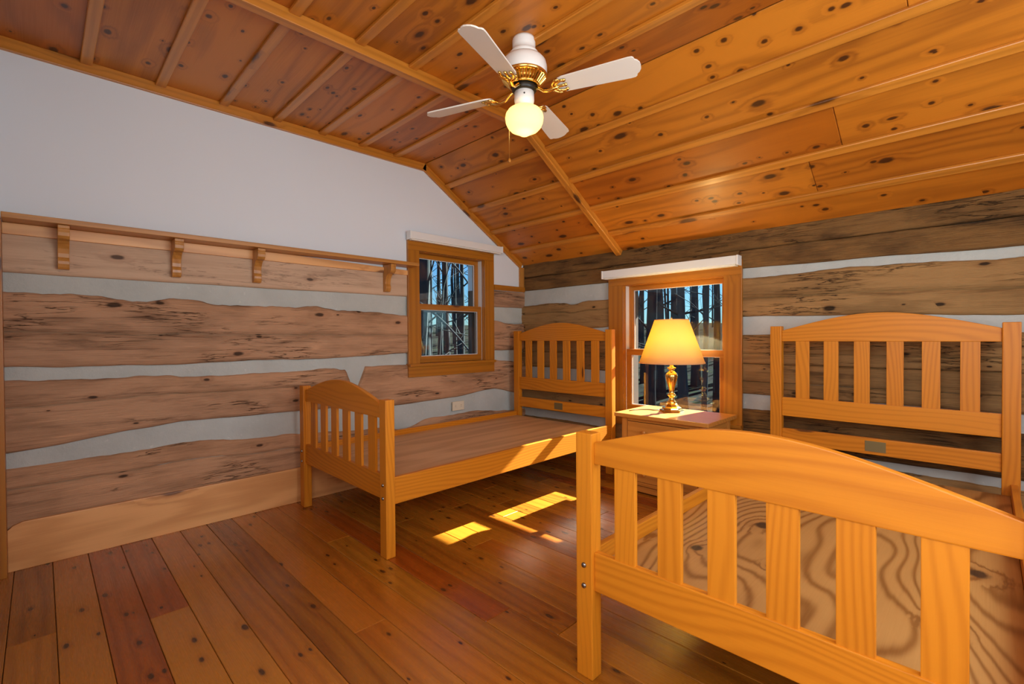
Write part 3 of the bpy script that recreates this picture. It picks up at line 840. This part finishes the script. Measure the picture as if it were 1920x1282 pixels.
# ------------------------------------------------------------------ table lamp
def table_lamp():
    L = Vector((1.650, -0.215, 0.545))
    r = empty('table_lamp', L)
    tag(r, 'polished brass table lamp with a cream cone shade, lit, on the nightstand', 'lamp')
    # stepped octagonal foot
    lathe('foot', [(0, 0.001), (0.082, 0.001), (0.084, 0.006), (0.080, 0.014), (0.066, 0.018), (0.064, 0.028), (0.050, 0.036), (0.038, 0.052), (0.030, 0.060), (0, 0.060)], BRASS, L, r, seg=8, smooth=False)
    prof = [(0, 0.058), (0.030, 0.058), (0.034, 0.064), (0.026, 0.072), (0.018, 0.086), (0.016, 0.100), (0.022, 0.108), (0.029, 0.114), (0.029, 0.120), (0.020, 0.127),
            (0.016, 0.136), (0.018, 0.150), (0.024, 0.175), (0.033, 0.205), (0.040, 0.232), (0.043, 0.250), (0.041, 0.262), (0.030, 0.276), (0.020, 0.284),
            (0.017, 0.292), (0.024, 0.298), (0.031, 0.304), (0.030, 0.310), (0.014, 0.316), (0.011, 0.330), (0.011, 0.350), (0, 0.350)]
    lathe('stem', prof, BRASS, L, r, seg=36)
    lathe('socket', [(0, 0.35), (0.017, 0.35), (0.019, 0.36), (0.019, 0.41), (0.014, 0.415), (0, 0.415)], BRASS, L, r, seg=24)
    em = bpy.data.materials.new('bulb_glow'); em.use_nodes = True
    pb = em.node_tree.nodes['Principled BSDF']
    pb.inputs['Emission Color'].default_value = (1, 0.72, 0.35, 1); pb.inputs['Emission Strength'].default_value = 6
    bulb = lathe('bulb', [(0, 0.416), (0.013, 0.416), (0.015, 0.43), (0.028, 0.46), (0.031, 0.48), (0.025, 0.505), (0.012, 0.52), (0, 0.523)], em, L, r, seg=24)
    bulb.visible_shadow = True
    # harp
    pts = []
    for k in range(21):
        t = -math.pi * 0.5 + (k / 20) * 2 * math.pi * 0.5 * 2
    hp = [(-0.012, 0, 0.41), (-0.045, 0, 0.44), (-0.058, 0, 0.50), (-0.055, 0, 0.57), (-0.03, 0, 0.625), (0, 0, 0.64), (0.03, 0, 0.625), (0.055, 0, 0.57), (0.058, 0, 0.50), (0.045, 0, 0.44), (0.012, 0, 0.41)]
    tube('harp', [L + Vector(p) for p in hp], 0.0018, BRASS, r, seg=8, loc=L)
    # shade: open cone with real thickness
    zb, zt, rb, rt_ = 0.342, 0.647, 0.222, 0.115
    th = 0.0015
    sd = lathe('lamp_shade', [(rb, zb), (rt_, zt), (rt_ - th, zt), (rb - th, zb)], SHADE, L, r, seg=64, closed=True)
    lathe('shade_trim', [(rb + 0.0012, zb - 0.001), (rb + 0.0008, zb + 0.007), (rb - th - 0.001, zb + 0.007), (rb - th - 0.001, zb - 0.001)], SHADE, L, r, seg=64, closed=True)
    lathe('shade_trim', [(rt_ + 0.0012, zt + 0.001), (rt_ + 0.0016, zt - 0.006), (rt_ - th - 0.001, zt - 0.006), (rt_ - th - 0.001, zt + 0.001)], SHADE, L, r, seg=64, closed=True)
    for k in range(3):
        an = k * 2 * math.pi / 3 + 0.4
        tube('shade_spoke', [L + Vector((0, 0, 0.640)), L + Vector((math.cos(an) * (rt_ - 0.002), math.sin(an) * (rt_ - 0.002), 0.640))], 0.0015, BRASS, r, seg=6, loc=L)
    lathe('finial', [(0, 0.645), (0.006, 0.646), (0.008, 0.655), (0.005, 0.662), (0, 0.668)], BRASS, L, r, seg=16)
    cp = [(-0.070, -0.03, 0.006), (-0.11, -0.05, 0.003), (-0.15, -0.045, 0.003), (-0.19, -0.075, 0.003), (-0.215, -0.13, 0.003), (-0.225, -0.19, 0.003)]
    tube('power_cord', [L + Vector(p) for p in cp], 0.003, CORDM, r, seg=8, loc=L)
    light('table_lamp_bulb_light', 'POINT', L + Vector((0, 0, 0.545)), 10, (1.0, 0.72, 0.28), shadow_soft_size=0.03)
table_lamp()

# ------------------------------------------------------------------ ceiling fan
def ceiling_fan():
    C0 = Vector((1.678, -1.741, ZC))
    r = empty('ceiling_fan', C0)
    tag(r, 'white four-blade ceiling fan with brass trim and a lit milky globe', 'ceiling fan')
    z = lambda h: h - ZC
    lathe('canopy', [(0, 0.0), (0.052, 0.0), (0.054, -0.01), (0.054, z(2.440)), (0.050, z(2.425)), (0.060, z(2.418)), (0.068, z(2.408)), (0.066, z(2.395)), (0.058, z(2.388)), (0, z(2.388))], WHITE, C0, r)
    lathe('motor_housing', [(0, z(2.392)), (0.060, z(2.392)), (0.088, z(2.384)), (0.103, z(2.366)), (0.108, z(2.345)), (0.108, z(2.312)), (0.104, z(2.306)), (0, z(2.306))], WHITE, C0, r)
    lathe('housing_band', [(0, z(2.308)), (0.106, z(2.308)), (0.110, z(2.303)), (0.108, z(2.297)), (0.104, z(2.292)), (0, z(2.292))], BRASS, C0, r)
    # louvred brass vent ring
    lathe('vent_ring', [(0, z(2.293)), (0.096, z(2.293)), (0.066, z(2.262)), (0.0, z(2.262))], BRASSD, C0, r)
    nb = 36
    bm = bmesh.new()
    for i in range(nb):
        an = 2 * math.pi * i / nb
        d = Vector((math.cos(an), math.sin(an), 0))
        tube_bm(bm, [d * 0.100 + Vector((0, 0, z(2.292))), d * 0.070 + Vector((0, 0, z(2.259)))], [0.0050, 0.0034], 6)
    link('vent_fins', finish(bm, 'vent_fins'), BRASS, r, C0)
    lathe('vent_rim', [(0.060, z(2.262)), (0.074, z(2.262)), (0.075, z(2.255)), (0.060, z(2.252))], BRASS, C0, r, closed=True)
    lathe('flywheel', [(0, z(2.262)), (0.058, z(2.262)), (0.058, z(2.236)), (0.05, z(2.228)), (0, z(2.228))], DARKM, C0, r)
    lathe('switch_housing', [(0, z(2.232)), (0.040, z(2.232)), (0.046, z(2.228)), (0.047, z(2.190)), (0.044, z(2.176)), (0.036, z(2.168)), (0.040, z(2.160)), (0.040, z(2.150)), (0, z(2.150))], WHITE, C0, r)
    for k, an in enumerate((-0.55, 1.9, 4.0)):
        d = Vector((math.cos(an - 0.25), math.sin(an - 0.25), 0))
        lathe('set_screw', [(0, 0.004), (0.0035, 0.003), (0.004, 0), (0, 0)], DARKM, C0 + d * 0.046 + Vector((0, 0, z(2.205))), r, seg=10, rot=(0, math.pi / 2, an - 0.25))
    gp = [(0.040, 2.158), (0.058, 2.154), (0.076, 2.143), (0.087, 2.127), (0.0905, 2.108), (0.087, 2.086), (0.079, 2.068), (0.066, 2.054), (0.050, 2.046), (0.038, 2.041), (0.028, 2.034), (0.018, 2.028), (0.008, 2.025), (0, 2.0245)]
    lathe('globe', [(a_, z(b_)) for a_, b_ in gp], GLOBE, C0, r, seg=48)
    # pull chain, toward the camera-left of the housing
    pc = C0 + Vector((-0.037, -0.030, 0))
    tube('pull_chain', [pc + Vector((0, 0, z(2.185))), pc + Vector((-0.002, -0.001, z(2.155))), pc + Vector((-0.02, -0.014, z(2.13))) , pc + Vector((-0.02, -0.014, z(1.925)))], 0.0012, BRASS, r, seg=6, loc=C0)
    lathe('chain_pull', [(0, 0.010), (0.003, 0.009), (0.007, 0.002), (0.0075, -0.004), (0.005, -0.010), (0, -0.012)], CASEM['z'], pc + Vector((-0.02, -0.014, z(1.915))), r, seg=16)
    # blades and blade irons
    bz = z(2.227)
    for k in range(4):
        an = 1.926 + k * math.pi / 2
        out = []
        x0, x1 = 0.165, 0.535
        def hw(x):
            t = (x - x0) / (x1 - x0)
            return 0.046 + 0.013 * t
        for sx in (1, -1):
            pass
        pts = [(x0 + 0.012, -hw(x0) * 0.86), (x0 + 0.03, -hw(x0)), (0.49, -0.0585), (0.508, -0.057), (0.515, -0.051), (0.518, -0.040), (0.528, -0.032), (0.536, -0.018), (0.538, 0), (0.536, 0.018), (0.528, 0.032), (0.518, 0.040), (0.515, 0.051), (0.508, 0.057), (0.49, 0.0585), (x0 + 0.03, hw(x0)), (x0 + 0.012, hw(x0) * 0.86), (x0, 0.03), (x0 - 0.004, 0), (x0, -0.03)]
        bm = bmesh.new()
        up_, dn = [bm.verts.new((x, y, 0.003)) for x, y in pts], [bm.verts.new((x, y, -0.003)) for x, y in pts]
        bm.faces.new(up_); bm.faces.new(dn[::-1])
        for i in range(len(pts)):
            j = (i + 1) % len(pts)
            bm.faces.new((up_[i], dn[i], dn[j], up_[j]))
        me = finish(bm, 'blade')
        bl = link('blade', me, BLADE, r, C0 + Vector((0, 0, bz)), None)
        R_ = Matrix.Rotation(an, 4, 'Z') @ Matrix.Rotation(math.radians(-13), 4, 'X')
        bl.rotation_euler = R_.to_euler()
        # iron: arm from the flywheel down and out, forked plate under the blade
        bm = bmesh.new()
        tube_bm(bm, [(0.045, 0, 0.014), (0.075, 0, 0.006), (0.10, 0, -0.016), (0.125, 0, -0.020), (0.150, 0, -0.012), (0.172, 0, -0.008)], [0.0085, 0.0075, 0.007, 0.0075, 0.009, 0.008], 8)
        for s in (-1, 0, 1):
            tube_bm(bm, [(0.150, 0, -0.010), (0.168, s * 0.022, -0.009), (0.190, s * 0.032, -0.0075), (0.212, s * 0.026 , -0.0065)], [0.007, 0.0065, 0.006, 0.0055], 8)
            tube_bm(bm, [(0.204, s * 0.028, -0.011), (0.204, s * 0.028, -0.003)], [0.0075, 0.0075], 10)
        for s in (-1, 1):
            tube_bm(bm, [(0.140, s * 0.004, -0.012), (0.150, s * 0.024, -0.010), (0.164, s * 0.038, -0.008), (0.182, s * 0.040, -0.007)], [0.005, 0.0055, 0.0055, 0.004], 8)
        ir = link('blade_iron', finish(bm, 'blade_iron', True), BRASS, r, C0 + Vector((0, 0, bz)), None)
        ir.rotation_euler = R_.to_euler()
    light('fan_globe_bulb_light', 'POINT', C0 + Vector((0, 0, z(2.075))), 3.6, (1.0, 0.60, 0.22), shadow_soft_size=0.045)
ceiling_fan()

# ------------------------------------------------------------------ wall outlet
o = empty('wall_outlet', (0.0, -0.825, 0.449))
tag(o, 'cream outlet plate set sideways in the chinking below the small window', 'outlet')
box('cover_plate', 0.002, 0.009, -0.888, -0.763, 0.449, 0.526, CREAM, o, bev=0.002)
for ys in (-0.856, -0.795):
    s = box('socket', 0.009, 0.0105, ys - 0.016, ys + 0.016, 0.474, 0.502, CREAM, o, bev=0.0005)
    for dz in (-0.006, 0.006):
        box('slot', 0.0105, 0.0108, ys - 0.005, ys + 0.004, 0.488 + dz - 0.001, 0.488 + dz + 0.001, DARKM, s)
    
# ------------------------------------------------------------------ outdoors: added shade roof, ground, woods
def ground_mat():
    m, n, p = base_mat('leaf_litter')
    tc = n.new('ShaderNodeTexCoord')
    f = n.noise(tc.outputs['Object'], 1.5, 6, 0.7)
    c_ = n.ramp(f, [(0.3, (0.010, 0.010, 0.010, 1)), (0.5, (0.020, 0.024, 0.024, 1)), (0.62, (0.016, 0.026, 0.016, 1)), (0.8, (0.035, 0.040, 0.040, 1))])
    n.put(p.inputs['Base Color'], c_)
    p.inputs['Roughness'].default_value = 1.0
    p.inputs['Specular IOR Level'].default_value = 0.0
    return m
def bark_mat(name, d, l):
    m, n, p = base_mat(name)
    tc = n.new('ShaderNodeTexCoord')
    oi = n.new('ShaderNodeObjectInfo')
    v = n.vec('MULTIPLY', tc.outputs['Object'], (1, 1, 0.15))
    f = n.noise(v, 14, 5, 0.65)
    f = n.math('ADD', f, n.math('MULTIPLY', n.math('SUBTRACT', oi.outputs['Random'], 0.5), 0.5), clamp=True)
    n.put(p.inputs['Base Color'], n.mix(f, d, l))
    p.inputs['Specular IOR Level'].default_value = 0.0
    p.inputs['Roughness'].default_value = 1.0
    return m
BARK = bark_mat('grey_bark', (0.022, 0.030, 0.034, 1), (0.062, 0.082, 0.088, 1))
BARKD = bark_mat('dark_bark', (0.016, 0.020, 0.024, 1), (0.045, 0.052, 0.056, 1))
GZ = -2.8
bm = bmesh.new()
nx = 44
gv = {}
for i in range(nx + 1):
    for j in range(nx + 1):
        x = -75 + 150 * i / nx
        y = -60 + 150 * j / nx
        d = math.hypot(x, y)
        h = GZ + 5.5 * (max(0, min(1, (d - 14) / 50)) ** 1.3) * (1 if (y > 5 or x < -5) else 0.3) + 0.25 * noise.noise(Vector((x * .15, y * .15, 0)))
        gv[i, j] = bm.verts.new((x, y, h))
for i in range(nx):
    for j in range(nx):
        bm.faces.new((gv[i, j], gv[i + 1, j], gv[i + 1, j + 1], gv[i, j + 1]))
gr = link('ground', finish(bm, 'ground', True), ground_mat()); tag(gr, kind='structure')

shade_roof = box('added_shade_roof', 0.5, 2.9, 0.25, 1.68, 2.12, 2.20, BACKM); tag(shade_roof, kind='structure')  # unseen roof added to keep the sun off the upper sash
for px in (2.14, 2.80):
    box('post', px - 0.10, px + 0.10, 1.50, 1.66, GZ, 2.12, BACKM, shade_roof)  # posts of the added roof, one cutting sunlight right of the lamp

def ground_h(x, y):
    d = math.hypot(x, y)
    return GZ + 5.5 * (max(0, min(1, (d - 14) / 50)) ** 1.3) * (1 if (y > 5 or x < -5) else 0.3)
def tree(x, y, rad, h, mat, label, group, rng, lean=0.02, nbr=9):
    z0 = ground_h(x, y) - 0.15
    lx, ly = rng.uniform(-lean, lean), rng.uniform(-lean, lean)
    pts, rads = [], []
    for k in range(9):
        t = k / 8
        pts.append(Vector((x + lx * h * t + rad * 0.5 * noise.noise(Vector((x, y, t * 4))), y + ly * h * t + rad * 0.5 * noise.noise(Vector((y, x, t * 4))), z0 + h * t)))
        rads.append(rad * (1.25 if k == 0 else 1 - 0.75 * t))
    base = Vector((x, y, z0))
    o = tube('bare_tree', pts, rads, mat, None, seg=9, loc=base)
    tag(o, label, 'tree', group)
    bm = bmesh.new()
    for q in range(nbr):
        t = rng.uniform(0.22, 0.95)
        i = int(t * 8); f = t * 8 - i
        p = pts[i].lerp(pts[min(8, i + 1)], f) - base
        an = rng.uniform(0, 6.28)
        ln = rng.uniform(1.0, 3.0) * (1.1 - t * 0.5)
        el = rng.uniform(0.1, 0.9)
        d = Vector((math.cos(an) * math.cos(el), math.sin(an) * math.cos(el), math.sin(el)))
        r0 = rad * rng.uniform(0.12, 0.28)
        p1 = p + d * ln * 0.5 + Vector((0, 0, rng.uniform(-.1, .1)))
        p2 = p + d * ln + Vector((rng.uniform(-.2, .2), rng.uniform(-.2, .2), rng.uniform(0, .4)))
        tube_bm(bm, [p, p1, p2], [r0, r0 * 0.6, r0 * 0.15], 5)
        for _ in range(3):
            s = p.lerp(p2, rng.uniform(0.3, 0.9))
            d2 = (d + Vector((rng.uniform(-1, 1), rng.uniform(-1, 1), rng.uniform(-.2, .8)))).normalized()
            tube_bm(bm, [s, s + d2 * ln * 0.4], [r0 * 0.35, r0 * 0.08], 4)
    b = link('branches', finish(bm, 'branches', True), mat, o, base)
    b['kind'] = 'stuff'
    return o

rg = random.Random(11)
def wedge_pt(win, t, dist):
    """a spot seen through the given window: t across it, dist beyond it"""
    if win == 'A':
        a_ = Vector((0, -1.3 + 0.9 * t, 0))
    else:
        a_ = Vector((1.1 + 0.9 * t, 0, 0))
    d = (a_ - Vector((CAM.x, CAM.y, 0))).normalized()
    return a_ + d * dist
spots = []
for win, cnt, lab, grp in (('A', 22, '%s bare tree trunk in the woods seen through the small window', 'tree trunks beyond the small window'),
                           ('B', 18, '%s bare tree trunk in the woods seen through the lamp window', 'tree trunks beyond the lamp window')):
    for k in range(cnt):
        t = ((k * 0.618) % 1.0) * 1.25 - 0.12
        dist = 4.5 + 28 * (k / cnt) ** 1.1 + rg.uniform(-1, 1)
        p = wedge_pt(win, t, dist)
        if p.x > -0.2 or any((p - q).length < 1.7 for q in spots): continue
        spots.append(p)
        rad = rg.choice((0.07, 0.09, 0.11, 0.16, 0.2)) * (0.75 if dist < 7 else 1.0) * (1 + dist * 0.012)
        if dist < 6.5: rad = min(rad, 0.09)
        mt = rg.choice((BARK, BARK, BARKD))
        wd = ('slender ' if rad < 0.12 else 'thick ') + ('pale grey' if mt is BARK else 'dark')
        tree(p.x, p.y, rad, rg.uniform(12, 17), mt, lab % wd, wd + ' ' + grp, rg, nbr=7 if dist > 14 else 5)

# distant trunks and brush closing the woods, uncountable
bm = bmesh.new()
for k in range(120):
    an = math.radians(rg.uniform(92, 176))
    d = rg.uniform(34, 66)
    x, y = 1 + d * math.cos(an), -1 + d * math.sin(an)
    z0 = ground_h(x, y)
    h = rg.uniform(9, 15)
    r0 = rg.uniform(0.08, 0.22)
    tube_bm(bm, [(x, y, z0 - .2), (x + rg.uniform(-.5, .5), y, z0 + h * .5), (x + rg.uniform(-1, 1), y, z0 + h)], [r0, r0 * .7, r0 * .2], 5)
    for q in range(5):
        zz = z0 + h * rg.uniform(.25, .95)
        a2 = rg.uniform(0, 6.28)
        ln = rg.uniform(1, 3)
        tube_bm(bm, [(x, y, zz), (x + math.cos(a2) * ln, y + math.sin(a2) * ln, zz + ln * rg.uniform(.3, 1))], [r0 * .3, r0 * .06], 4)
ft = link('distant_woods', finish(bm, 'distant_woods'), BARK)
tag(ft, 'distant bare woods closing the view beyond both windows', 'woods', kind='stuff')

# leaning pale saplings crossing the small window
def sapling(p0, p1, r0, label):
    p0, p1 = Vector(p0), Vector(p1)
    # a bowed sapling: stem rising from the ground, its top drooping from p0 to p1
    pts = [Vector((p0.x - 0.75, p0.y + 0.25, GZ - 0.1)), Vector((p0.x - 0.70, p0.y + 0.22, -1.2)), Vector((p0.x - 0.55, p0.y + 0.15, 0.6)), Vector((p0.x - 0.28, p0.y + 0.06, 1.9))]
    rads = [r0 * 1.8, r0 * 1.6, r0 * 1.35, r0 * 1.1]
    pts += [p0.lerp(p1, t / 6) + Vector((0, 0, 0.10 * math.sin(t / 6 * math.pi))) for t in range(7)]
    rads += [r0 * (1 - 0.1 * t) for t in range(7)]
    o = tube('leaning_sapling', pts, rads, BARK, None, seg=7, loc=pts[0])
    tag(o, label, 'tree')
sapling((-2.20, 0.56, 2.28), (-1.29, 0.61, 1.46), 0.018, 'thin pale sapling leaning across the upper pane of the small window')
sapling((-2.68, 0.49, 1.64), (-1.44, 0.73, 0.67), 0.022, 'thin dark sapling leaning across the lower pane of the small window')
sapling((-2.86, 1.31, 2.29), (-2.29, 1.60, 1.92), 0.014, 'short pale branch leaning high behind the upper pane of the small window')
